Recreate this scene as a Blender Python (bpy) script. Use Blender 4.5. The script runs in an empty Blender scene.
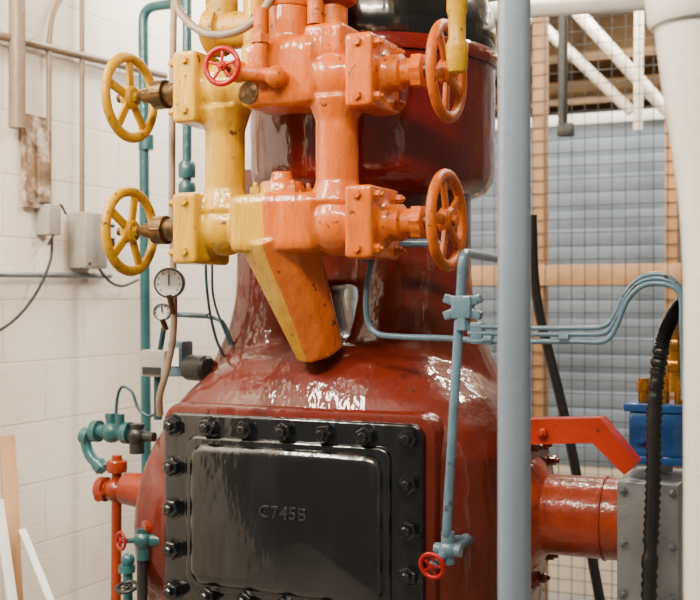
import bpy, bmesh, math, random
from mathutils import Vector, Matrix
random.seed(3)
S=bpy.context.scene
# ---------------------------------------------------------------- survey: room axes = machine axes
CAM=Vector((1.183,-2.538,1.4)); YAW=math.radians(25)
FW=Vector((-math.sin(YAW),math.cos(YAW),0)); RT=Vector((math.cos(YAW),math.sin(YAW),0)); UP=Vector((0,0,1)); FPX=1120
def ray(u,v): return FW+RT*((u-350)/FPX)+UP*((300-v)/FPX)
def py(u,v,y):
    d=ray(u,v); return CAM+d*((y-CAM.y)/d.y)
def px(u,v,x):
    d=ray(u,v); return CAM+d*((x-CAM.x)/d.x)
V=Vector
# ---------------------------------------------------------------- materials
def nd(nt,t,**k):
    n=nt.nodes.new(t)
    for a,b in k.items():
        if a in n.inputs.keys(): n.inputs[a].default_value=b
        else: setattr(n,a,b)
    return n
def base(name):
    m=bpy.data.materials.new(name); m.use_nodes=True; nt=m.node_tree
    return m,nt,nt.nodes['Principled BSDF']
def overlay(nt,vec,out,col,scale,lo,hi,amt,rough=.7):
    L=nt.links.new
    n2=nd(nt,'ShaderNodeTexNoise'); n2.inputs['Scale'].default_value=scale; n2.inputs['Detail'].default_value=9; n2.inputs['Roughness'].default_value=rough; L(vec,n2.inputs['Vector'])
    r2=nd(nt,'ShaderNodeValToRGB'); r2.color_ramp.elements[0].position=lo; r2.color_ramp.elements[1].position=hi
    r2.color_ramp.elements[0].color=(0,0,0,1); r2.color_ramp.elements[1].color=(amt,amt,amt,1)
    L(n2.outputs['Fac'],r2.inputs['Fac'])
    mx=nd(nt,'ShaderNodeMixRGB'); mx.inputs[2].default_value=(*col,1); L(r2.outputs[0],mx.inputs[0]); L(out,mx.inputs[1]); return mx.outputs[0]
def paint(name,col,rough=.35,metal=0,var=.35,vscale=5,bump=.25,bscale=45,coat=0,grime_or_glare=None,gamt=.5,gscale=3,stretch=1,lo=.5,hi=.72,chip=None,cscale=38,clo=.63,coatr=.08,dust=None,spec=.5,drip=1):
    m,nt,b=base(name); L=nt.links.new
    tc=nd(nt,'ShaderNodeTexCoord'); mp=nd(nt,'ShaderNodeMapping'); mp.inputs['Scale'].default_value=(1,1,stretch)
    L(tc.outputs['Object'],mp.inputs['Vector'])
    n1=nd(nt,'ShaderNodeTexNoise'); n1.inputs['Scale'].default_value=vscale; n1.inputs['Detail'].default_value=6; L(mp.outputs[0],n1.inputs['Vector'])
    r=nd(nt,'ShaderNodeValToRGB'); c=col
    r.color_ramp.elements[0].position=.3; r.color_ramp.elements[1].position=.7
    r.color_ramp.elements[0].color=(c[0]*(1-var),c[1]*(1-var),c[2]*(1-var),1)
    r.color_ramp.elements[1].color=(c[0],c[1],c[2],1)
    L(n1.outputs['Fac'],r.inputs['Fac']); out=r.outputs['Color']
    if grime_or_glare: out=overlay(nt,mp.outputs[0],out,grime_or_glare,gscale,lo,hi,gamt)
    if dust: out=overlay(nt,tc.outputs['Object'],out,dust,6,.5,.75,.5)
    if chip: out=overlay(nt,tc.outputs['Object'],out,chip,cscale,clo,clo+.025,.9,.6)
    L(out,b.inputs['Base Color'])
    b.inputs['Roughness'].default_value=rough; b.inputs['Metallic'].default_value=metal
    b.inputs['Specular IOR Level'].default_value=spec
    b.inputs['Coat Weight'].default_value=coat; b.inputs['Coat Roughness'].default_value=coatr
    md=nd(nt,'ShaderNodeMapping'); md.inputs['Scale'].default_value=(1,1,drip); L(tc.outputs['Object'],md.inputs['Vector'])
    n3=nd(nt,'ShaderNodeTexNoise'); n3.inputs['Scale'].default_value=bscale; n3.inputs['Detail'].default_value=3; L(md.outputs[0],n3.inputs['Vector'])
    bp=nd(nt,'ShaderNodeBump'); bp.inputs['Strength'].default_value=bump; bp.inputs['Distance'].default_value=.01
    L(n3.outputs['Fac'],bp.inputs['Height']); L(bp.outputs[0],b.inputs['Normal'])
    if coat: L(bp.outputs[0],b.inputs['Coat Normal'])
    return m
YEL=(.50,.262,.0); ORA=(.50,.098,.0)
M={}
M['maroon']=paint('maroon_enamel',(.20,.006,.003),.3,var=.6,vscale=5,bump=.5,bscale=16,coat=.9,coatr=.04,grime_or_glare=(.02,.003,.002),gamt=.8,stretch=.4,gscale=5,spec=.2,drip=.5)
M['crank']=paint('crankcase_red',(.165,.015,.004),.4,var=.6,vscale=4,bump=.6,bscale=17,coat=.8,coatr=.05,grime_or_glare=(.015,.004,.003),gamt=.9,gscale=4,stretch=.4,lo=.46,chip=(.03,.010,.006),cscale=26,clo=.66,spec=.15,drip=.55)
M['red']=paint('red_paint',(.40,.026,.004),.35,var=.35,coat=.2,chip=(.05,.02,.01),spec=.3)
M['bred']=paint('bright_red',(.32,.003,.002),.3,var=.2,spec=.3)
M['orred']=paint('orange_red',(.32,.034,.005),.35,var=.5,grime_or_glare=(.05,.01,.006),gamt=.85,gscale=8,coat=.5,chip=(.04,.015,.01),clo=.65,spec=.2)
M['yellow']=paint('yellow_paint',YEL,.4,var=.3,grime_or_glare=(.10,.05,.01),gamt=.8,gscale=22,lo=.54,chip=(.05,.03,.01),cscale=60,clo=.61,spec=.3)
M['orange']=paint('orange_paint',ORA,.4,var=.3,grime_or_glare=(.15,.04,.01),gamt=.8,gscale=22,lo=.54,chip=(.06,.02,.01),cscale=60,clo=.63,spec=.3)
M['black']=paint('black_gloss',(.003,.004,.005),.22,var=.4,bump=.5,bscale=13,coat=.6,coatr=.05,grime_or_glare=(.016,.018,.02),gamt=.6,gscale=9,stretch=.25,drip=.5)  # lighter streaks in the colour are painted glare on the gloss black
M['letter']=paint('letter_paint',(.012,.013,.014),.3,coat=.5)  # slightly lighter than the black of the cover
M['bolt']=paint('black_bolt',(.005,.006,.008),.22,var=.5,coat=.6)
M['rubber']=paint('black_rubber',(.008,.008,.008),.4)
M['pole']=paint('blue_grey_paint',(.165,.215,.275),.3,var=.12,bump=.12,coat=.3)
M['tube']=paint('light_blue_paint',(.10,.18,.24),.3,var=.45,grime_or_glare=(.03,.06,.08),coat=.3,chip=(.04,.03,.03),cscale=50)
M['teal']=paint('teal_paint',(.018,.11,.12),.35,var=.5,grime_or_glare=(.02,.04,.04),coat=.3,chip=(.05,.03,.02))
M['dteal']=paint('dark_teal',(.01,.05,.06),.4)
M['brass']=paint('old_brass',(.15,.075,.02),.3,.6,var=.8,vscale=30)
M['gold']=paint('brass_bright',(.50,.22,.03),.3,.7,var=.5,vscale=20)
M['tan']=paint('tan_pipe_paint',(.24,.17,.115),.45)
M['steel']=paint('galvanised',(.30,.32,.34),.35,.6,var=.5,vscale=12,grime_or_glare=(.10,.09,.08))
M['greybox']=paint('grey_box',(.36,.33,.29),.45)
M['white']=paint('white_paint',(.76,.74,.70),.35,var=.10,bump=.15)
M['cream']=paint('cream_pipe',(.72,.64,.52),.4,var=.12)
M['wood']=paint('pine',(.46,.24,.10),.6,var=.45,vscale=9,stretch=.15)
M['wood_h']=paint('pine_rail',(.50,.28,.13),.6,var=.35,vscale=9)
M['siding']=paint('blue_siding',(.23,.285,.34),.5,var=.45,vscale=3,grime_or_glare=(.10,.10,.10))
M['brown']=paint('brown_board',(.20,.12,.045),.8,var=.6,vscale=4)
M['dark']=paint('dark_metal',(.015,.015,.015),.4)
M['mesh']=paint('mesh_wire',(.05,.055,.055),.5,.5)
M['blue']=paint('blue_enamel',(.003,.08,.30),.3,coat=.4)
M['dial']=paint('dial_white',(.75,.75,.72),.4,var=.05,bump=0)
M['concrete']=paint('concrete',(.32,.31,.29),.8)
M['paper']=paint('peeling_wrap',(.33,.19,.09),.8,var=.8,vscale=18,grime_or_glare=(.7,.66,.6),gamt=1,gscale=9)
M['ceil']=paint('ceiling_paint',(.55,.50,.42),.8,var=.1)
def twotone():
    m,nt,b=base('two_tone_paint'); L=nt.links.new
    tc=nd(nt,'ShaderNodeTexCoord'); sp=nd(nt,'ShaderNodeSeparateXYZ'); L(tc.outputs['Object'],sp.inputs[0])
    mr=nd(nt,'ShaderNodeMapRange'); mr.inputs['From Min'].default_value=1.29; mr.inputs['From Max'].default_value=1.63
    mr.inputs['To Min'].default_value=-.078; mr.inputs['To Max'].default_value=-.104; L(sp.outputs['Z'],mr.inputs['Value'])
    mr2=nd(nt,'ShaderNodeMapRange'); mr2.inputs['From Min'].default_value=1.65; mr2.inputs['From Max'].default_value=1.72
    mr2.inputs['To Min'].default_value=0; mr2.inputs['To Max'].default_value=.035; L(sp.outputs['Z'],mr2.inputs['Value'])
    n=nd(nt,'ShaderNodeTexNoise'); n.inputs['Scale'].default_value=9; L(tc.outputs['Object'],n.inputs['Vector'])
    s0=nd(nt,'ShaderNodeMath',operation='ADD'); L(sp.outputs['X'],s0.inputs[0]); L(mr2.outputs[0],s0.inputs[1])
    s1=nd(nt,'ShaderNodeMath',operation='SUBTRACT'); L(s0.outputs[0],s1.inputs[0]); L(mr.outputs[0],s1.inputs[1])
    s2=nd(nt,'ShaderNodeMath',operation='MULTIPLY_ADD'); L(n.outputs['Fac'],s2.inputs[0]); s2.inputs[1].default_value=.014; L(s1.outputs[0],s2.inputs[2])
    gt=nd(nt,'ShaderNodeMath',operation='GREATER_THAN'); L(s2.outputs[0],gt.inputs[0]); gt.inputs[1].default_value=.007
    mx=nd(nt,'ShaderNodeMixRGB'); mx.inputs[1].default_value=(*YEL,1); mx.inputs[2].default_value=(*ORA,1); L(gt.outputs[0],mx.inputs[0])
    mp=nd(nt,'ShaderNodeMapping'); mp.inputs['Scale'].default_value=(1,1,.35); L(tc.outputs['Object'],mp.inputs['Vector'])
    out=overlay(nt,mp.outputs[0],mx.outputs[0],(.24,.055,.002),15,.52,.75,.75)
    out=overlay(nt,tc.outputs['Object'],out,(.05,.02,.008),34,.645,.67,.9,.6)
    L(out,b.inputs['Base Color']); b.inputs['Roughness'].default_value=.4; b.inputs['Specular IOR Level'].default_value=.2; b.inputs['Coat Weight'].default_value=.7; b.inputs['Coat Roughness'].default_value=.05
    n3=nd(nt,'ShaderNodeTexNoise'); n3.inputs['Scale'].default_value=26; n3.inputs['Detail'].default_value=4; L(mp.outputs[0],n3.inputs['Vector'])
    bp=nd(nt,'ShaderNodeBump'); bp.inputs['Strength'].default_value=.7; bp.inputs['Distance'].default_value=.01
    L(n3.outputs['Fac'],bp.inputs['Height']); L(bp.outputs[0],b.inputs['Normal']); L(bp.outputs[0],b.inputs['Coat Normal'])
    return m
M['two']=twotone()
def blockwall():
    m,nt,b=base('painted_block'); L=nt.links.new
    tc=nd(nt,'ShaderNodeTexCoord'); sp=nd(nt,'ShaderNodeSeparateXYZ'); L(tc.outputs['Object'],sp.inputs[0])
    cb=nd(nt,'ShaderNodeCombineXYZ'); L(sp.outputs['Y'],cb.inputs[0]); L(sp.outputs['Z'],cb.inputs[1])
    br=nd(nt,'ShaderNodeTexBrick'); L(cb.outputs[0],br.inputs['Vector'])
    br.inputs['Scale'].default_value=1; br.inputs['Brick Width'].default_value=.4; br.inputs['Row Height'].default_value=.2
    br.inputs['Mortar Size'].default_value=.004; br.inputs['Mortar Smooth'].default_value=.8
    br.inputs['Color1'].default_value=(.86,.82,.76,1); br.inputs['Color2'].default_value=(.84,.80,.74,1); br.inputs['Mortar'].default_value=(.70,.64,.56,1)
    n=nd(nt,'ShaderNodeTexNoise'); n.inputs['Scale'].default_value=1.6; n.inputs['Detail'].default_value=6; L(tc.outputs['Object'],n.inputs['Vector'])
    r=nd(nt,'ShaderNodeValToRGB'); r.color_ramp.elements[0].color=(.9,.85,.78,1); r.color_ramp.elements[1].color=(1,1,1,1)
    r.color_ramp.elements[0].position=.35; r.color_ramp.elements[1].position=.6; L(n.outputs['Fac'],r.inputs[0])
    mx=nd(nt,'ShaderNodeMixRGB',blend_type='MULTIPLY'); mx.inputs[0].default_value=1; L(br.outputs['Color'],mx.inputs[1]); L(r.outputs[0],mx.inputs[2])
    L(mx.outputs[0],b.inputs['Base Color']); b.inputs['Roughness'].default_value=.5
    n2=nd(nt,'ShaderNodeTexNoise'); n2.inputs['Scale'].default_value=60; L(tc.outputs['Object'],n2.inputs['Vector'])
    ma=nd(nt,'ShaderNodeMath',operation='MULTIPLY_ADD'); L(br.outputs['Fac'],ma.inputs[0]); ma.inputs[1].default_value=-1; L(n2.outputs['Fac'],ma.inputs[2])
    bp=nd(nt,'ShaderNodeBump'); bp.inputs['Strength'].default_value=.35; bp.inputs['Distance'].default_value=.005
    L(ma.outputs[0],bp.inputs['Height']); L(bp.outputs[0],b.inputs['Normal'])
    return m
M['block']=blockwall()
# ---------------------------------------------------------------- mesh toolkit
def group(name):
    e=bpy.data.objects.new(name,None); e.empty_display_size=.1; S.collection.objects.link(e); return e
def quat(axis): return V(axis).normalized().to_track_quat('Z','Y').to_matrix().to_4x4()
def fillet(pts,rad,n=6):
    pts=[V(p) for p in pts]; out=[pts[0]]
    for i in range(1,len(pts)-1):
        a,b,c=pts[i-1],pts[i],pts[i+1]; d1=(a-b); d2=(c-b); r=min(rad,d1.length*.48,d2.length*.48)
        s=b+d1.normalized()*r; e=b+d2.normalized()*r
        for k in range(n+1):
            t=k/n; out.append(s*(1-t)**2+b*2*t*(1-t)+e*t*t)
    out.append(pts[-1]); return out
def spline(pts,n=8):
    p=[V(q) for q in pts]; p=[p[0]*2-p[1]]+p+[p[-1]*2-p[-2]]; out=[]
    for i in range(1,len(p)-2):
        for k in range(n):
            t=k/n; a,b,c,d=p[i-1],p[i],p[i+1],p[i+2]
            out.append(.5*((2*b)+(c-a)*t+(2*a-5*b+4*c-d)*t*t+(3*b-a-3*c+d)*t**3))
    out.append(p[-2]); return out
class Part:
    def __init__(s,name,parent,*mats):
        s.name=name; s.parent=parent; s.mats=mats; s.bm=bmesh.new()
    def _m(s,tb,m,mat4=None):
        if mat4 is not None: bmesh.ops.transform(tb,matrix=mat4,verts=tb.verts)
        bmesh.ops.recalc_face_normals(tb,faces=tb.faces)
        for f in tb.faces: f.material_index=m
        me=bpy.data.meshes.new('t'); tb.to_mesh(me); tb.free(); s.bm.from_mesh(me); bpy.data.meshes.remove(me)
    def lathe(s,prof,p0,axis=(0,0,1),seg=32,m=0,ph=0):
        tb=bmesh.new(); rings=[]
        for r,h in prof:
            if r<1e-5: rings.append([tb.verts.new((0,0,h))])
            else: rings.append([tb.verts.new((r*math.cos(2*math.pi*i/seg+ph),r*math.sin(2*math.pi*i/seg+ph),h)) for i in range(seg)])
        for a,b in zip(rings,rings[1:]):
            for i in range(seg):
                j=(i+1)%seg
                if len(a)==1 and len(b)==1: continue
                if len(a)==1: tb.faces.new((a[0],b[i],b[j]))
                elif len(b)==1: tb.faces.new((a[i],a[j],b[0]))
                else: tb.faces.new((a[i],a[j],b[j],b[i]))
        for rg in (rings[0],rings[-1]):
            if len(rg)>1: tb.faces.new(rg)
        s._m(tb,m,Matrix.Translation(V(p0))@quat(axis)); return s
    def cyl(s,p0,p1,r0,r1=None,seg=24,m=0,bev=0):
        p0=V(p0);p1=V(p1); r1=r0 if r1 is None else r1; h=(p1-p0).length
        pr=[(r0,0),(r1,h)] if not bev else [(r0-bev,0),(r0,bev),(r1,h-bev),(r1-bev,h)]
        return s.lathe(pr,p0,p1-p0,seg,m)
    def sph(s,c,r,sc=(1,1,1),m=0):
        tb=bmesh.new(); bmesh.ops.create_uvsphere(tb,u_segments=28,v_segments=16,radius=r)
        s._m(tb,m,Matrix.Translation(V(c))@Matrix.Diagonal((*sc,1))); return s
    def box(s,c,size,rot=None,bev=0,m=0,seg=2):
        tb=bmesh.new(); bmesh.ops.create_cube(tb,size=1); bmesh.ops.scale(tb,vec=V(size),verts=tb.verts)
        if bev: bmesh.ops.bevel(tb,geom=tb.edges[:],offset=bev,segments=seg,affect='EDGES',profile=.5)
        M4=Matrix.Translation(V(c))
        if rot is not None: M4=M4@rot.to_4x4()
        s._m(tb,m,M4); return s
    def torus(s,c,axis,R,r,m=0,seg=40,rs=12,sq=1):
        tb=bmesh.new(); rings=[]
        for i in range(seg):
            a=2*math.pi*i/seg
            rings.append([tb.verts.new(((R+r*math.cos(2*math.pi*k/rs))*math.cos(a),(R+r*math.cos(2*math.pi*k/rs))*math.sin(a),r*sq*math.sin(2*math.pi*k/rs))) for k in range(rs)])
        for i in range(seg):
            for k in range(rs):
                a,b=rings[i],rings[(i+1)%seg]; l=(k+1)%rs; tb.faces.new((a[k],b[k],b[l],a[l]))
        s._m(tb,m,Matrix.Translation(V(c))@quat(axis)); return s
    def tube(s,pts,r,seg=12,m=0,rf=None):
        pts=[V(p) for p in pts]; n=len(pts); tb=bmesh.new(); rings=[]; nrm=None
        for i,p in enumerate(pts):
            t=(pts[min(i+1,n-1)]-pts[max(i-1,0)]).normalized()
            if nrm is None: nrm=t.orthogonal().normalized()
            else:
                nrm=nrm-t*nrm.dot(t); nrm=nrm.normalized() if nrm.length>1e-6 else t.orthogonal().normalized()
            bi=t.cross(nrm); rr=rf(i/(n-1)) if rf else r
            rings.append([tb.verts.new(p+nrm*rr*math.cos(2*math.pi*k/seg)+bi*rr*math.sin(2*math.pi*k/seg)) for k in range(seg)])
        for a,b in zip(rings,rings[1:]):
            for k in range(seg):
                l=(k+1)%seg; tb.faces.new((a[k],b[k],b[l],a[l]))
        tb.faces.new(rings[0]); tb.faces.new(rings[-1]); s._m(tb,m); return s
    def bolt(s,p,axis,r,h,m=0,stud=True):
        a=V(axis).normalized(); p=V(p); ph=random.random()
        s.lathe([(r*1.25,0),(r*1.25,h*.12)],p,a,18,m)
        s.lathe([(r,h*.12),(r,h*.85),(r*.85,h)],p,a,6,m,ph)
        if stud: s.lathe([(r*.5,h*.9),(r*.5,h*1.35),(r*.35,h*1.5)],p,a,12,m)
        return s
    def wheel(s,c,axis,R,rr,n=5,m=0,ph=0,hub=.26,sw=.16):
        a=V(axis).normalized(); c=V(c); s.torus(c,a,R-rr,rr,m,seg=44,rs=12,sq=.85)
        s.lathe([(R*hub*.8,-R*.13),(R*hub,-R*.08),(R*hub,R*.08),(R*hub*.8,R*.13)],c,a,24,m)
        s.lathe([(R*.11,-R*.2),(R*.11,R*.22)],c,a,6,m)
        q=quat(a).to_3x3()
        for i in range(n):
            t=ph+2*math.pi*i/n; rad=q@V((math.cos(t),math.sin(t),0)); tan=a.cross(rad)
            rot=Matrix((rad,tan,a)).transposed(); s.box(c+rad*(R*(.1+.9)/2),(R*.86,R*sw,R*.09),rot,bev=R*.03,m=m)
        return s
    def plate(s,c,w,h,y0,y1,rad,bev=.004,m=0):
        tb=bmesh.new()
        def ring(k,y):
            vs=[]
            for cx,cz,a0 in ((1,1,0),(-1,1,90),(-1,-1,180),(1,-1,270)):
                for i in range(7):
                    a=math.radians(a0+15*i); vs.append(tb.verts.new((c[0]+cx*(w/2-rad)+(rad-k)*math.cos(a),y,c[2]+cz*(h/2-rad)+(rad-k)*math.sin(a))))
            return vs
        rs=[ring(0,y0),ring(0,y1+bev),ring(bev*.3,y1+bev*.3),ring(bev,y1)]
        for a,b in zip(rs,rs[1:]):
            for i in range(len(a)):
                j=(i+1)%len(a); tb.faces.new((a[i],a[j],b[j],b[i]))
        tb.faces.new(rs[0]); tb.faces.new(rs[-1]); s._m(tb,m); return s
    def extr(s,pts,dv,m=0):
        tb=bmesh.new(); a=[tb.verts.new(p) for p in pts]; b=[tb.verts.new(V(p)+V(dv)) for p in pts]
        tb.faces.new(a); tb.faces.new(b)
        for i in range(len(a)):
            j=(i+1)%len(a); tb.faces.new((a[i],a[j],b[j],b[i]))
        s._m(tb,m); return s
    def loft(s,rings,cx,N=72,m=0):
        tb=bmesh.new(); R=[]
        for z,w,d,cy,n in rings:
            vs=[]
            for i in range(N):
                t=2*math.pi*i/N; c,si=math.cos(t),math.sin(t)
                vs.append(tb.verts.new((cx+w*math.copysign(abs(c)**(2/n),c),cy+d*math.copysign(abs(si)**(2/n),si),z)))
            R.append(vs)
        for a,b in zip(R,R[1:]):
            for i in range(N):
                j=(i+1)%N; tb.faces.new((a[i],a[j],b[j],b[i]))
        tb.faces.new(R[0]); tb.faces.new(R[-1]); s._m(tb,m); return s
    def done(s,ang=35,remesh=0,sm=0,fac=.5):
        me=bpy.data.meshes.new(s.name); s.bm.to_mesh(me); s.bm.free()
        for k in s.mats: me.materials.append(M[k])
        for p in me.polygons: p.use_smooth=True
        if not remesh: me.set_sharp_from_angle(angle=math.radians(ang))
        o=bpy.data.objects.new(s.name,me); S.collection.objects.link(o)
        if s.parent: o.parent=s.parent
        if remesh:
            k=o.modifiers.new('r','REMESH'); k.mode='VOXEL'; k.voxel_size=remesh; k.use_smooth_shade=True
            if sm: k=o.modifiers.new('s','SMOOTH'); k.iterations=sm; k.factor=fac
        return o

# ================================================================ ROOM
Part('wall_left',None,'block').box((-1.35,1.0,1.5),(.1,5.6,3.0)).done()
Part('wall_back',None,'brown').box((1.0,3.85,1.5),(4.8,.1,3.0)).done()
Part('floor',None,'concrete').box((1.0,.5,-.05),(4.8,6.8,.1)).done()
Part('ceiling',None,'ceil').box((1.0,.5,3.05),(4.8,6.8,.1)).done()
g=group('siding_partition')
p=Part('boards',g,'siding')
z=.62
while z<2.2:
    p.box((.7,2.72,z+.045),(3.9,.018,.098),Matrix.Rotation(math.radians(9),3,'X'),bev=.003); z+=.085
p.done()
Part('cap_board',g,'white').box((.7,2.72,2.25),(3.9,.06,.05),bev=.004).done()
Part('kick_board',g,'cream').box((.7,2.74,.31),(3.9,.03,.62)).done()
g=group('wire_mesh_partition')
p=Part('mesh_wires',g,'mesh')
x=-1.28
while x<2.5:
    p.cyl((x,1.77,0.02),(x,1.77,2.98),.0018,seg=5); x+=.052
z=.05
while z<2.95:
    p.cyl((-1.28,1.774,z),(2.5,1.774,z),.0018,seg=5); z+=.052
p.done()
p=Part('wood_posts',g,'wood')
for x in (-1.25,-.62,-.013,.499,1.1,1.9): p.box((x,1.82,1.5),(.045,.085,3.0),bev=.003)
p.done()
Part('wood_rail',g,'wood_h').box((.6,1.79,1.497),(3.7,.04,.08),bev=.003).box((.6,1.79,.10),(3.7,.04,.09),bev=.003).done()
g=group('overhead_pipe_run')
a=py(548,-20,2.45);b=py(668,112,2.45); Part('pipe_a',g,'cream').tube([a+(a-b)*((3-a.z)/(a.z-b.z)),b,b+V((0,0,-.0))],.028).done()
a=py(500,-15,2.5);b=py(632,112,2.5); Part('pipe_b',g,'cream').tube([a+(a-b)*((3-a.z)/(a.z-b.z)),b],.024).done()
a=py(640,30,2.4); Part('pipe_c',g,'cream').tube([V((a.x,2.4,3)),py(638,130,2.4)],.02).done()
a=py(563,-40,1.70); Part('electrical_conduit',None,'dark').tube([V((a.x,1.70,3)),py(563,128,1.70)],.018).box(py(566,130,1.71),(.06,.05,.05),bev=.005).done()
Part('storage_rack',None,'brown').box((.6,3.3,2.62),(3.4,.5,.04)).box((.6,3.3,2.4),(3.4,.5,.03)).box((-.9,3.3,1.5),(.06,.5,3)).box((1.6,3.3,1.5),(.06,.5,3)).done()
a=py(600,600,.9);b=py(640,830,.9); Part('leaning_pipe',None,'dark').tube(fillet([py(532,215,.9),py(534,295,.9),py(566,420,.9),a,b,b+(b-a)*(b.z/(a.z-b.z))],.15),.016).done()
a=py(415,18,.9); Part('overhead_white_pipe',None,'white').tube([a,py(560,6,.9),py(760,-8,.9)],.03).cyl(py(700,-3,.9),V((py(700,-3,.9).x,.9,3)),.012).cyl(py(440,15,.9),V((py(440,15,.9).x,.9,3)),.012).done()

# ================================================================ COMPRESSOR
C=group('ammonia_compressor')
HX,HY=-.05,.25
p=Part('crankcase_casting',C,'crank')
p.loft([(.17,.50,.33,.18,6),(.25,.50,.33,.18,6),(.27,.47,.30,.18,5),(.6,.49,.31,.18,5),(.87,.495,.31,.18,5),(1.03,.485,.308,.18,4.6),(1.10,.46,.30,.18,4),(1.16,.42,.28,.19,3.6),(1.21,.37,.255,.20,3.2),(1.25,.31,.23,.21,3),(1.285,.22,.18,.22,2.6)],-.085)
for cx in (-.304,.075):
    p.lathe([(.25,1.16),(.205,1.25),(.172,1.32),(.155,1.40),(.15,1.5),(.15,1.76)],(cx,HY,0))
p.box((-.115,.27,1.62),(.25,.2,.36),bev=.02)
p.cyl((.30,.18,.872),(.415,.18,.872),.235,.20,40)
p.lathe([(.33,0),(.332,.11),(.328,.135),(.31,.155),(.22,.17)],(-.42,.195,.79),(-1,0,0),64)
p.done(remesh=.010,sm=6)
p=Part('cylinder_head',C,'maroon')
p.lathe([(.10,1.665),(.27,1.67),(.305,1.685),(.325,1.71),(.332,1.745),(.332,2.005),(.335,2.01)],(HX,HY,0),seg=72)
p.lathe([(.325,2.01),(.343,2.013),(.346,2.02),(.346,2.042),(.341,2.05),(.31,2.053)],(HX,HY,0),seg=72)
p.done()
p=Part('head_cap',C,'black')
p.lathe([(.325,2.045),(.335,2.055),(.337,2.10),(.33,2.15),(.31,2.21),(.27,2.26),(.19,2.30),(.10,2.32),(0,2.325)],(HX,HY,0),seg=72)
p.done(60)
p=Part('bearing_housing',C,'crank','orred')
p.cyl((.40,.18,.872),(.425,.18,.872),.195,seg=48,bev=.006)
p.lathe([(.14,0),(.13,.015),(.108,.03),(.098,.04),(.098,.25)],(.42,.18,.872),(1,0,0),40,m=1)
p.torus((.60,.18,.872),(1,0,0),.098,.004,m=1)
for i in range(12):
    a=2*math.pi*i/12+.2; p.bolt((.425,.18+.172*math.cos(a),.872+.172*math.sin(a)),(1,0,0),.013,.018)
p.done()
p=Part('bracket_arm',C,'red')
pts=[py(a,b,.02) for a,b in ((512,420),(600,418),(637,463),(624,475),(592,443),(512,445))]
p.extr(pts,(0,.06,0)); p.bolt(py(543,433,.02),(0,-1,0),.012,.014); p.done()
CX,CZ=-.092,.875
Part('cover_seat',C,'crank').plate((CX,0,CZ),.745,.525,-.05,-.142,.05,.012).done()
p=Part('crankcase_cover',C,'black')
p.plate((CX,0,CZ),.70,.482,-.135,-.168,.035,.006)
p.plate((CX-.002,0,CZ-.005),.555,.385,-.15,-.180,.03,.008)
p.plate((CX-.002,0,CZ-.005),.525,.355,-.15,-.196,.045,.022)
p.done(50)
p=Part('cover_bolts',C,'bolt')
xs=[-.412+i*(.64/6) for i in range(7)]; zs=[1.085-i*.104 for i in range(5)]
for x in xs:
    for z in (zs[0],zs[-1]): p.bolt((x,-.167,z),(0,-1,0),.0225,.024)
for z in zs[1:-1]:
    for x in (xs[0],xs[-1]): p.bolt((x,-.167,z),(0,-1,0),.0225,.024)
p.done()
t=bpy.data.curves.new('cover_lettering','FONT'); t.body='C745B'; t.size=.042; t.extrude=.0035; t.bevel_depth=.0006; t.align_x='CENTER'; t.space_character=1.15
t.materials.append(M['letter']); o=bpy.data.objects.new('cover_lettering',t); S.collection.objects.link(o); o.parent=C
o.location=(-.085,-.196,.880); o.rotation_euler=(math.pi/2,0,0)
Part('foundation_plinth',None,'concrete').box((.1,.2,.085),(1.7,1.0,.17),bev=.01).done()
g=group('shaft_coupling_guard')
p=Part('guard_box',g,'steel').box((.72,.18,.845),(.14,.25,.28),bev=.006)
for a in (-.055,.055):
    for b in (-.12,0,.12): p.bolt((.72+a,.053,.845+b),(0,-1,0),.008,.01)
p.done()
Part('pedestal',g,'steel').box((.72,.22,.45),(.10,.12,.56),bev=.005).box((.72,.22,.185),(.22,.25,.03),bev=.004).done()
a=py(649,600,-.05)
Part('corrugated_cable_sleeve',None,'rubber').tube([q for q in spline([V((a.x,a.y,0.17)),V((a.x,a.y,.4)),a,py(653,490,-.05),py(655,400,-.05),py(662,345,-.05),py(672,318,-.05),py(688,298,-.05),py(715,285,-.05)],26)],.018,seg=16,rf=lambda t:.0185 if int(t*208)%2 else .0145).done(80)
g=group('lubricator_pump')
p=Part('pump_body',g,'blue','gold','steel'); c=py(660,432,.22)
p.box(c,(.13,.12,.11),bev=.012).box(c+V((0,0,.062)),(.15,.13,.02),bev=.004).box(c+V((0,0,-.062)),(.14,.12,.02),bev=.004)
p.cyl(c+V((-.035,-.06,0)),c+V((-.035,-.075,0)),.02)
for a in (-.035,.012,.05): p.cyl(c+V((a,-.02,.07)),c+V((a,-.02,.13)),.013,m=1).lathe([(.018,0),(.018,.02)],c+V((a,-.02,.10)),seg=6,m=1)
p.cyl(c+V((.035,-.02,.1)),c+V((.035,-.02,.30)),.016,m=1)
for h in (.15,.2,.26): p.lathe([(.022,0),(.024,.005),(.024,.02),(.02,.025)],c+V((.035,-.02,h)),seg=6,m=1)
p.cyl(c+V((.01,.02,.1)),c+V((.01,.02,.25)),.009,m=1)
p.cyl(c+V((0,0,-.07)),V((c.x,c.y,.99)),.03,m=2)
p.done()

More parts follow.
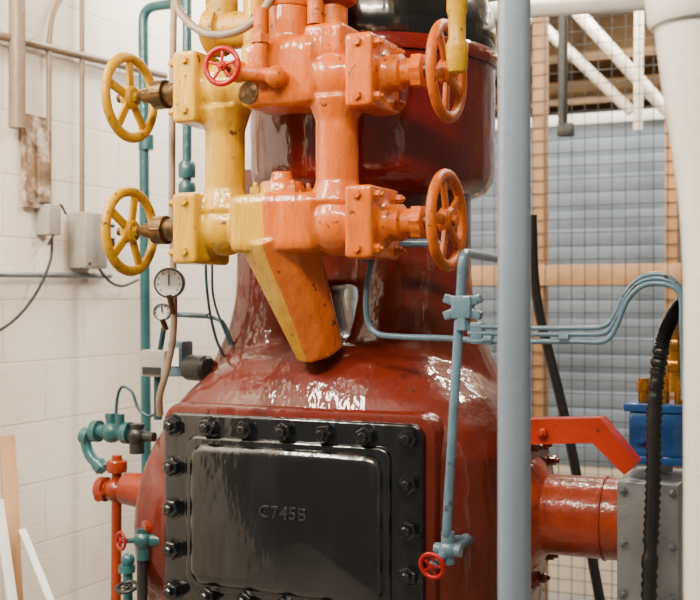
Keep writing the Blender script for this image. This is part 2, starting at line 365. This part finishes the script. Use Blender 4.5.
# ================================================================ VALVE MANIFOLD  (axis y=-.19)
G=group('valve_manifold'); YM=-.19; ZU,ZL=1.915,1.575
p=Part('manifold_casting',G,'two')
for Z0 in (ZU,ZL):
    p.cyl((-.30,YM,Z0),(.13,YM,Z0),.058)
    p.box((-.315,YM,Z0-.002),(.068,.165,.172),bev=.008)
    p.box((.145,YM,Z0),(.068,.165,.165),bev=.008)
    p.cyl((-.35,YM,Z0),(-.38,YM,Z0),.045,.035)
    p.cyl((.18,YM,Z0),(.215,YM,Z0),.045,.038)
    p.sph((.06,YM,Z0),.073); p.sph((-.248,YM,Z0),.068)
p.cyl((-.248,YM,ZL),(-.248,YM,ZU),.049); p.cyl((.055,YM,ZL),(.055,YM,ZU),.050)
p.cyl((-.248,YM,ZL+.04),(-.248,YM,ZL+.09),.066,.05); p.cyl((.055,YM,ZL+.05),(.055,YM,ZL+.1),.068,.05)
p.cyl((-.248,YM,ZU-.05),(-.248,YM,ZU-.10),.066,.05); p.cyl((.055,YM,ZU-.05),(.055,YM,ZU-.1),.068,.05)
p.box((-.07,YM,ZU+.015),(.20,.15,.16),bev=.022)
p.box((.045,YM,ZU+.08),(.10,.12,.08),bev=.012)
p.cyl((-.165,YM,ZU+.03),(-.165,YM,2.24),.028)
p.cyl((-.07,YM,ZU+.06),(-.07,YM,2.10),.05)
p.cyl((-.07,YM,ZU),(-.07,.0,ZU),.06); p.cyl((.055,YM,ZL+.02),(.055,.2,ZL+.02),.05)
p.box((-.085,YM,ZL+.005),(.23,.15,.14),bev=.022)
p.cyl((-.09,YM,ZL+.05),(-.09,YM,ZL+.105),.062,.05)
p.cyl((-.09,YM,ZL+.10),(-.09,YM,ZL+.13),.03,.024)
# slanted outlet: tapering, box-like cast leg landing on the crankcase shoulder
top=V((-.108,YM,ZL)); e=py(320,351,-.035)
p.tube([top,top*.5+e*.5,e],.08,seg=8,rf=lambda t:.100-.037*t)
p.tube([top,top*.5+e*.5,e],.08,seg=24,rf=lambda t:.093-.033*t)
p.done(remesh=.0052,sm=2)
p=Part('manifold_bolts',G,'orange','yellow','brass')
for Z0 in (ZU,ZL):
    for a in (-.062,.062):
        for b in (-.06,.06):
            p.bolt((.179,YM+a,Z0+b),(1,0,0),.011,.014,0); p.bolt((-.349,YM+a,Z0+b),(-1,0,0),.011,.014,1)
            if a<0: p.bolt((-.31,YM-.08,Z0+b),(0,-1,0),.010,.012,1,False); p.bolt((.145,YM-.08,Z0+b),(0,-1,0),.010,.012,0,False)
for i,(a,b) in enumerate(((-.05,-.04),(.05,-.04),(-.05,.04),(.05,.04))):
    p.bolt((-.09+a,YM+b,ZL+.068),(0,0,1),.013,.024,0 if a>0 else 1)
p.done()
p=Part('upper_flanges',G,'orange','yellow')
for x in (-.07,.045):
    p.lathe([(.052,0),(.055,.006),(.055,.024),(.05,.03)],(x,YM,2.09),seg=32)
    p.lathe([(.052,.033),(.055,.039),(.055,.058),(.05,.064)],(x,YM,2.09),seg=32)
    p.cyl((x,YM,2.02),(x,YM,3.0),.034)
    for i in range(4):
        a=math.pi/4+i*math.pi/2; p.bolt((x+.043*math.cos(a),YM+.043*math.sin(a),2.153),(0,0,1),.009,.014)
p.tube(fillet([(-.31,YM+.02,2.06),(-.15,YM+.02,2.06)],.02),.045,seg=28,m=1)
p.lathe([(.058,0),(.06,.005),(.06,.03),(.058,.035)],(-.30,YM+.02,2.06),(1,0,0),32,m=1)
p.tube([(-.27,YM+.02,2.06),(-.27,YM+.02,3.0)],.04,seg=24,m=1)
p.cyl((.02,YM-.04,ZU+.12),(.02,YM-.04,ZU+.175),.02,m=0); p.bolt((.02,YM-.04,ZU+.175),(0,0,1),.014,.02,0)
p.done()
for k,(Z0,ph) in enumerate(((ZU,.35),(ZL,.1))):
    p=Part('stem_left_%d'%(k+1),G,'brass','yellow')
    p.lathe([(.040,0),(.040,.02),(.03,.03),(.028,.06),(.036,.062),(.036,.095),(.022,.10),(.018,.13),(.011,.135),(.011,.21)],(-.355,YM,Z0),(-1,0,0),28)
    p.lathe([(.038,.063),(.038,.09)],(-.355,YM,Z0),(-1,0,0),6); p.done()
    Part('handwheel_left_%d'%(k+1),G,'yellow').wheel((-.529,YM,Z0),(1,0,0),.115,.0135,5,ph=ph,sw=.2).done()
    p=Part('stem_right_%d'%(k+1),G,'orange','dark')
    p.lathe([(.042,0),(.042,.025),(.032,.03),(.030,.05),(.036,.053),(.036,.078),(.022,.082)],(.195,YM,Z0),(1,0,0),28)
    p.lathe([(.040,.053),(.040,.076)],(.195,YM,Z0),(1,0,0),6)
    p.lathe([(.020,.08),(.016,.10),(.011,.105),(.011,.15)],(.195,YM,Z0),(1,0,0),20,m=1); p.done()
    Part('handwheel_right_%d'%(k+1),G,'orange').wheel((.326,YM,Z0-(.007 if k==0 else -.002)),(1,0,0),.115,.0135,5,ph=ph+.5,sw=.2).done()
g=group('needle_valve')
c=py(222,66,-.36)
Part('handwheel',g,'bred').wheel(c,(.1,-1,0),.047,.0065,5,ph=.3,hub=.24,sw=.14).done()
p=Part('valve_body',g,'brass','orange'); p.cyl(c+V((-.004,.01,0)),c+V((-.004,.10,0)),.007)
p.lathe([(.018,0),(.02,.01),(.02,.03),(.014,.035)],c+V((-.004,.035,0)),(0,1,0),6,m=1)
p.cyl(c+V((-.004,.06,0)),V((c.x,YM,c.z)),.018,m=1)
p.cyl(c+V((0,.07,-.0)),c+V((.11,.07,-.02)),.017,m=1).sph(c+V((0,.07,0)),.026,m=1)
p.sph(c+V((.10,.07,-.02)),.025,m=1); p.cyl(c+V((.10,.07,-.02)),c+V((.12,.16,-.02)),.018,m=1)
p.cyl(c+V((.06,.07,-.01)),c+V((.06,.07,.14)),.016,m=1).lathe([(.022,0),(.022,.02)],c+V((.06,.07,.06)),seg=6,m=1)
p.lathe([(.026,0),(.026,.004)],c+V((.035,.06,-.055)),(0,-1,0),m=0)
p.done()
p=Part('yellow_drop_pipe',None,'yellow')
a=py(457,72,-.30); p.lathe([(.018,0),(.022,.01),(.024,.05),(.024,.056),(.018,.07),(.019,.12),(.022,.13),(.022,3.0-a.z)],V((a.x,a.y,a.z)),seg=28)
p.done()

# ================================================================ BLUE PIPES
p=Part('support_pole',None,'pole'); p.cyl((.588,-.55,0),(.588,-.55,3.0),.0305,seg=36).cyl((.588,-.55,0),(.588,-.55,.015),.07).done()
p=Part('bleed_pipe',None,'tube','bred')
a=py(463,262,-.26); b=py(446,540,-.24)
p.tube(fillet([V((a.x-.04,.12,a.z+.02)),a+V((0,0,.02)),b,b+V((0,.16,-.03))],.03),.0105)
p.lathe([(.016,0),(.016,.03)],py(463,330,-.257)-V((0,0,.0)),seg=6)
c=py(448,550,-.23); p.sph(c,.022).cyl(c+V((.03,0,.0)),c-V((.03,0,0)),.014).cyl(c+V((0,0,-.03)),c+V((0,0,.04)),.015).cyl(c,c+V((0,.12,0)),.014)
w=py(432,566,-.28); p.cyl(c,w,.010); p.wheel(w,(w-c).normalized()+V((.1,-1.2,0)),.032,.005,5,m=1,hub=.25)
c=py(463,307,-.255)
for sgn in (-1,1):
    p.box(c+V((sgn*.025,0,.014)),(.036,.02,.02),Matrix.Rotation(-sgn*.35,3,'Y'),bev=.004).box(c+V((sgn*.025,0,-.014)),(.036,.02,.02),Matrix.Rotation(sgn*.35,3,'Y'),bev=.004)
p.box(c,(.045,.035,.05),bev=.006)
p.done()
p=Part('oil_tubing',None,'tube')
p.tube(spline([py(440,243,-.0),py(405,243,-.02),py(385,246,-.05),py(372,262,-.08),py(366,295,-.1),py(368,322,-.1),py(378,334,-.1),py(405,337,-.1),py(440,338,-.1),py(470,340,-.1)]),.0072)
p.cyl(py(390,243,-.03),py(436,243,.0),.0105).lathe([(.013,0),(.013,.02)],py(366,262,-.08)+V((0,0,0)),seg=6)
for du,dv,r in ((0,0,.0055),(0,7,.0055),(-2,15,.006)):
    p.tube(spline([py(468,326+dv,-.12),py(520,328+dv*.9,-.12),py(575,328+dv*.9,-.12),py(604,326+dv,-.12),py(616,312+dv,-.12),py(626,292+dv*.7,-.12),py(642,277+dv*.6,-.12),py(664,275+dv*.6,-.12),py(680,290+dv*.3,-.12),py(688-dv*.4,330,-.12),py(690-dv*.4,400,-.12)]),r)
p.lathe([(.012,0),(.012,.02)],py(484,340,-.12),(1,0,0),6).lathe([(.012,0),(.012,.02)],py(560,338,-.12),(1,0,0),6)
p.box(py(478,333,-.11),(.03,.03,.05),bev=.004)
p.done()
p=Part('lagged_riser_pipe',None,'white')
p.tube(fillet([py(668,-240,-.7),py(690,40,-.7),py(720,215,-.7),V((py(720,215,-.7).x,-.7,0))],.25,10),.055,seg=32)
p.lathe([(.062,0),(.066,.01),(.066,.05),(.062,.06)],py(690,24,-.7),(-.08,0,1),32).done()

# ================================================================ LEFT WALL FITTINGS  (wall face x=-1.30)
WX=-1.275
p=Part('wall_conduit',None,'tan','steel')
p.tube([px(-40,26,WX),px(165,76,WX)],.014)
p.tube(fillet([px(49,208,WX),px(49,40,WX),px(53,10,WX),px(78,-25,WX)],.05),.009)
p.tube([px(82,212,WX),px(82,-40,WX)],.009)
p.tube([px(-30,274,WX),px(110,276,WX)],.010,m=1)
p.done()
p=Part('junction_box',None,'greybox','dark'); 
c=px(84,241,WX); p.box(V((-1.26,c.y,c.z)),(.08,.12,.19),bev=.006).bolt(V((-1.22,c.y+.04,c.z+.08)),(1,0,0),.005,.004,1,False).bolt(V((-1.22,c.y-.04,c.z-.08)),(1,0,0),.005,.004,1,False).done()
p=Part('junction_box',None,'greybox'); c=px(47,220,WX); p.box(V((-1.27,c.y,c.z)),(.06,.06,.10),bev=.005).done()
p=Part('thermostat',None,'dark','dial'); c=px(104,236,WX); p.box(V((-1.27,c.y,c.z)),(.06,.04,.085),bev=.004).box(V((-1.238,c.y,c.z+.01)),(.006,.025,.035),m=1).done()
p=Part('wall_cable',None,'rubber')
p.tube(spline([px(52,238,WX+.03),px(50,262,WX+.03),px(35,295,WX+.03),px(12,322,WX+.03),px(-20,340,WX+.03)]),.005)
p.tube(spline([px(66,214,WX+.03),px(60,205,WX+.03),px(58,225,WX+.03),px(48,245,WX+.03)]),.004)
p.tube(spline([px(95,262,WX+.03),px(108,280,WX+.03),px(122,286,WX+.03),px(138,280,WX+.03)]),.005).done()
p=Part('old_lagged_pipe',None,'tan'); p.tube([px(17,-60,-1.26),px(17,128,-1.26)],.026).done()
c=px(34,162,-1.29)
p=Part('peeling_notice_board',None,'paper','white'); p.box(V((-1.285,c.y,c.z)),(.02,.115,.30),bev=.002).box(V((-1.268,c.y+.02,c.z-.01)),(.012,.05,.24),Matrix.Rotation(.04,3,'X'),m=0).done()
p=Part('teal_water_pipe',None,'teal')
a=py(148,300,.6)
p.tube(fillet([py(185,2,.6),py(143,8,.6),V((a.x,a.y,0))],.05),.017,seg=16)
p.tube([V((py(187,-40,.3).x,.3,3)),py(187,190,.3)],.014,seg=16).lathe([(.024,0),(.026,.01),(.026,.04),(.02,.05)],py(187,178,.3)).lathe([(.02,0),(.02,.03)],py(187,120,.3),seg=6)
p.lathe([(.024,0),(.026,.01),(.026,.03),(.02,.04)],py(187,195,.3)).lathe([(.026,0),(.026,.05)],py(146,150,.6)).done()
p=Part('tan_riser_pipe',None,'tan')
p.tube(spline([py(175,-30,0),py(173,60,0),py(172,200,0),py(174,320,.0),py(168,365,0),py(160,395,0),py(160,415,.02)]),.0095).done()
p=Part('flexible_conduit',None,'tan')
p.tube(spline([py(172,-20,-.2),py(180,12,-.24),py(205,33,-.26),py(235,32,-.27),py(260,15,-.26),py(280,-20,-.24)]),.010).done()
def gauge(c,R):
    g=group('pressure_gauge'); ax=V((.45,-1,0)).normalized(); k=R/.04
    Part('gauge_case',g,'dark').lathe([(.036*k,-.03),(.040*k,-.025),(.040*k,.004),(.036*k,.006),(.036*k,0)],c,ax,36).done()
    p=Part('gauge_dial',g,'dial','dark').lathe([(.0355*k,.0),(.0355*k,.002)],c,ax,36).box(c+ax*.004+V((0,0,.008)),(.003,.002,.03*k),m=1)
    side=V((0,0,1)).cross(ax)
    for i in range(9):
        a=math.radians(-40+i*32.5); p.box(c+ax*.003+(side*math.cos(a)+V((0,0,1))*math.sin(a))*.029*k,(.002,.002,.005),m=1)
    p.done()
    Part('gauge_stem',g,'brass').cyl(c-V((0,0,.03*k)),c-V((0,-.02,.08*k)),.008).done()
gauge(py(169,283,-.07),.040)
gauge(py(162,312,.03),.024)
g=group('pressure_switch')
c=py(158,363,.1)
Part('switch_case',g,'greybox','dark').box(c,(.085,.06,.075),bev=.006).box(c+V((0,-.031,-.02)),(.06,.006,.02),m=1).done()
Part('second_case',g,'white','tube').box(c+V((.075,.0,.015)),(.05,.06,.10),bev=.008,m=1).box(c+V((.075,-.032,.02)),(.035,.006,.05),m=0).done()
Part('motor_end',g,'dark').cyl(c+V((.10,.0,-.01)),c+V((.18,-.02,-.01)),.036,bev=.008).done()
p=Part('switch_tubing',g,'dteal','tube')
p.tube([py(168,314,.07),py(208,316,.07)],.008,m=1)
p.tube(spline([py(205,316,.07),py(222,322,.07),py(232,345,.08),py(236,365,.1)]),.006,m=1)
p.tube(spline([py(205,225,.05),py(207,290,.05),py(215,335,.05),py(226,360,.08)]),.004).tube(spline([py(212,258,.05),py(214,300,.05),py(230,345,.05)]),.0035)
p.cyl(c,c+V((.02,0,.10)),.008).cyl(c-V((0,0,.03)),c-V((0,0,.16)),.012)
p.done()
g=group('drain_valve_assembly')
Y=.12
p=Part('teal_valve',g,'teal')
c=py(112,432,Y); p.sph(c,.032).cyl(c-V((.06,0,0)),c+V((.06,0,0)),.02).lathe([(.032,-.065),(.032,-.045)],c,(1,0,0)).lathe([(.032,.045),(.032,.065)],c,(1,0,0))
p.cyl(c,c+V((0,0,.05)),.018).lathe([(.022,.04),(.022,.055)],c,seg=6).cyl(c+V((.035,-.01,.0)),c+V((.035,-.01,.055)),.014)
p.tube(fillet([c-V((.06,0,0)),py(84,434,Y),py(88,455,Y),py(104,470,Y)],.03),.016).lathe([(.024,-.012),(.024,.012)],py(86,436,Y),(1,0,-.2)).lathe([(.022,-.012),(.022,.012)],py(100,466,Y),(1,0,-1))
p.done()
p=Part('dark_valve',g,'dark'); c=py(137,436,Y); p.sph(c,.03).cyl(c-V((0,0,.05)),c+V((0,0,.035)),.022).cyl(c,c+V((.06,0,0)),.014).done()
p=Part('red_pipework',g,'orred')
c=py(115,490,Y)
p.cyl(py(117,455,Y),V((c.x,Y,.18)),.015).sph(c,.034).lathe([(.034,-.055),(.036,-.05),(.036,-.03)],c,(1,0,0)).lathe([(.036,.03),(.036,.05)],c,(1,0,0)).cyl(c-V((.05,0,0)),c+V((.20,0,-.0)),.024)
p.lathe([(.028,0),(.03,.01),(.03,.03),(.026,.035)],py(117,472,Y)).cyl(py(126,488,.05),py(150,492,.05),.045,.05)
p.cyl(py(103,492,Y),py(98,498,Y-.05),.012).done()
p=Part('lower_teal_valve',g,'teal','bred','dark','orred')
c=py(143,540,-.14); p.sph(c,.026).cyl(c-V((0,0,.05)),c+V((0,0,.03)),.018).cyl(c,c+V((.04,.02,.0)),.018)
p.cyl(c+V((0,.0,.03)),c+V((.1,.16,.03)),.02,m=3)
w=py(121,541,-.18); p.cyl(c,w,.007).wheel(w,(w-c).normalized()+V((-.2,-1.2,0)),.026,.0045,5,m=1)
p.lathe([(.024,0),(.024,.02)],py(127,572,.08)).cyl(py(128,555,.08),py(128,640,.08),.014).sph(py(128,560,.08),.02)
p.wheel(py(127,587,.03),(0,-.3,1),.035,.006,5,m=2).cyl(py(142,555,-.14),V((py(143,700,-.14).x,-.14,.18)),.014,m=2).tube([py(128,570,.08),V((py(128,570,.08).x,.08,.18))],.012,m=2)
p.done()
p=Part('capillary_tube',g,'dteal'); p.tube(spline([py(116,425,Y),py(117,400,Y),py(122,387,Y),py(132,392,Y),py(138,408,Y),py(148,416,Y),py(160,412,Y)]),.0045).done()
def stick(n,a,b,w,m):
    a=V(a);b=V(b); d=(a-b); b2=a-d*(a.z/d.z) if d.z>0 else b
    q=d.to_track_quat('Z','Y').to_matrix(); Part(n,None,m).box((a+b2)/2,(w,w*.5,(a-b2).length),q,bev=.002).done()
stick('wood_lath',px(7,436,-1.22),px(17,640,-1.05),.045,'wood')
stick('white_rod',px(-2,500,-1.1),px(12,600,-1.0),.028,'white')
stick('white_rod',px(22,530,-1.1),px(50,600,-.9),.022,'white')

# ================================================================ LIGHTS
def area(n,loc,size,e,col,tgt=None,sy=None):
    l=bpy.data.lights.new(n,'AREA'); l.energy=e; l.size=size; l.color=col
    if sy: l.shape='RECTANGLE'; l.size_y=sy
    o=bpy.data.objects.new(n,l); S.collection.objects.link(o); o.location=loc
    if tgt: o.rotation_euler=(V(tgt)-V(loc)).to_track_quat('-Z','Y').to_euler()
WARM=(1,.86,.68)
area('ceiling_light_front',(.4,-1.9,2.95),1.5,110,WARM,(-.1,0,1.1),.15)
area('ceiling_light_left',(-.95,-.8,2.95),.2,140,(1,.90,.77),(-1.35,.4,1.2),1.8)
area('ceiling_light_mid',(.6,.9,2.95),1.2,65,WARM,None,.12)
area('ceiling_light_back',(.3,2.3,2.9),1.8,75,(1,.95,.90),(.3,2.7,1.5),.2)
area('ceiling_light_store',(.6,3.3,2.95),1.8,14,(1,.8,.5),None,.4)
area('ceiling_light_far_left',(-.9,1.2,2.95),.3,50,(1,.91,.80),None,1.0)
w=bpy.data.worlds.new('World'); S.world=w; w.use_nodes=True; b=w.node_tree.nodes['Background']; b.inputs[0].default_value=(1,.90,.78,1); b.inputs[1].default_value=.25
# ================================================================ CAMERA
cd=bpy.data.cameras.new('camera'); cd.lens=57.6; cd.sensor_width=36; cd.dof.use_dof=True; cd.dof.focus_distance=2.65; cd.dof.aperture_fstop=3.5
co=bpy.data.objects.new('camera',cd); S.collection.objects.link(co); co.location=CAM; co.rotation_euler=(math.pi/2,0,YAW); S.camera=co
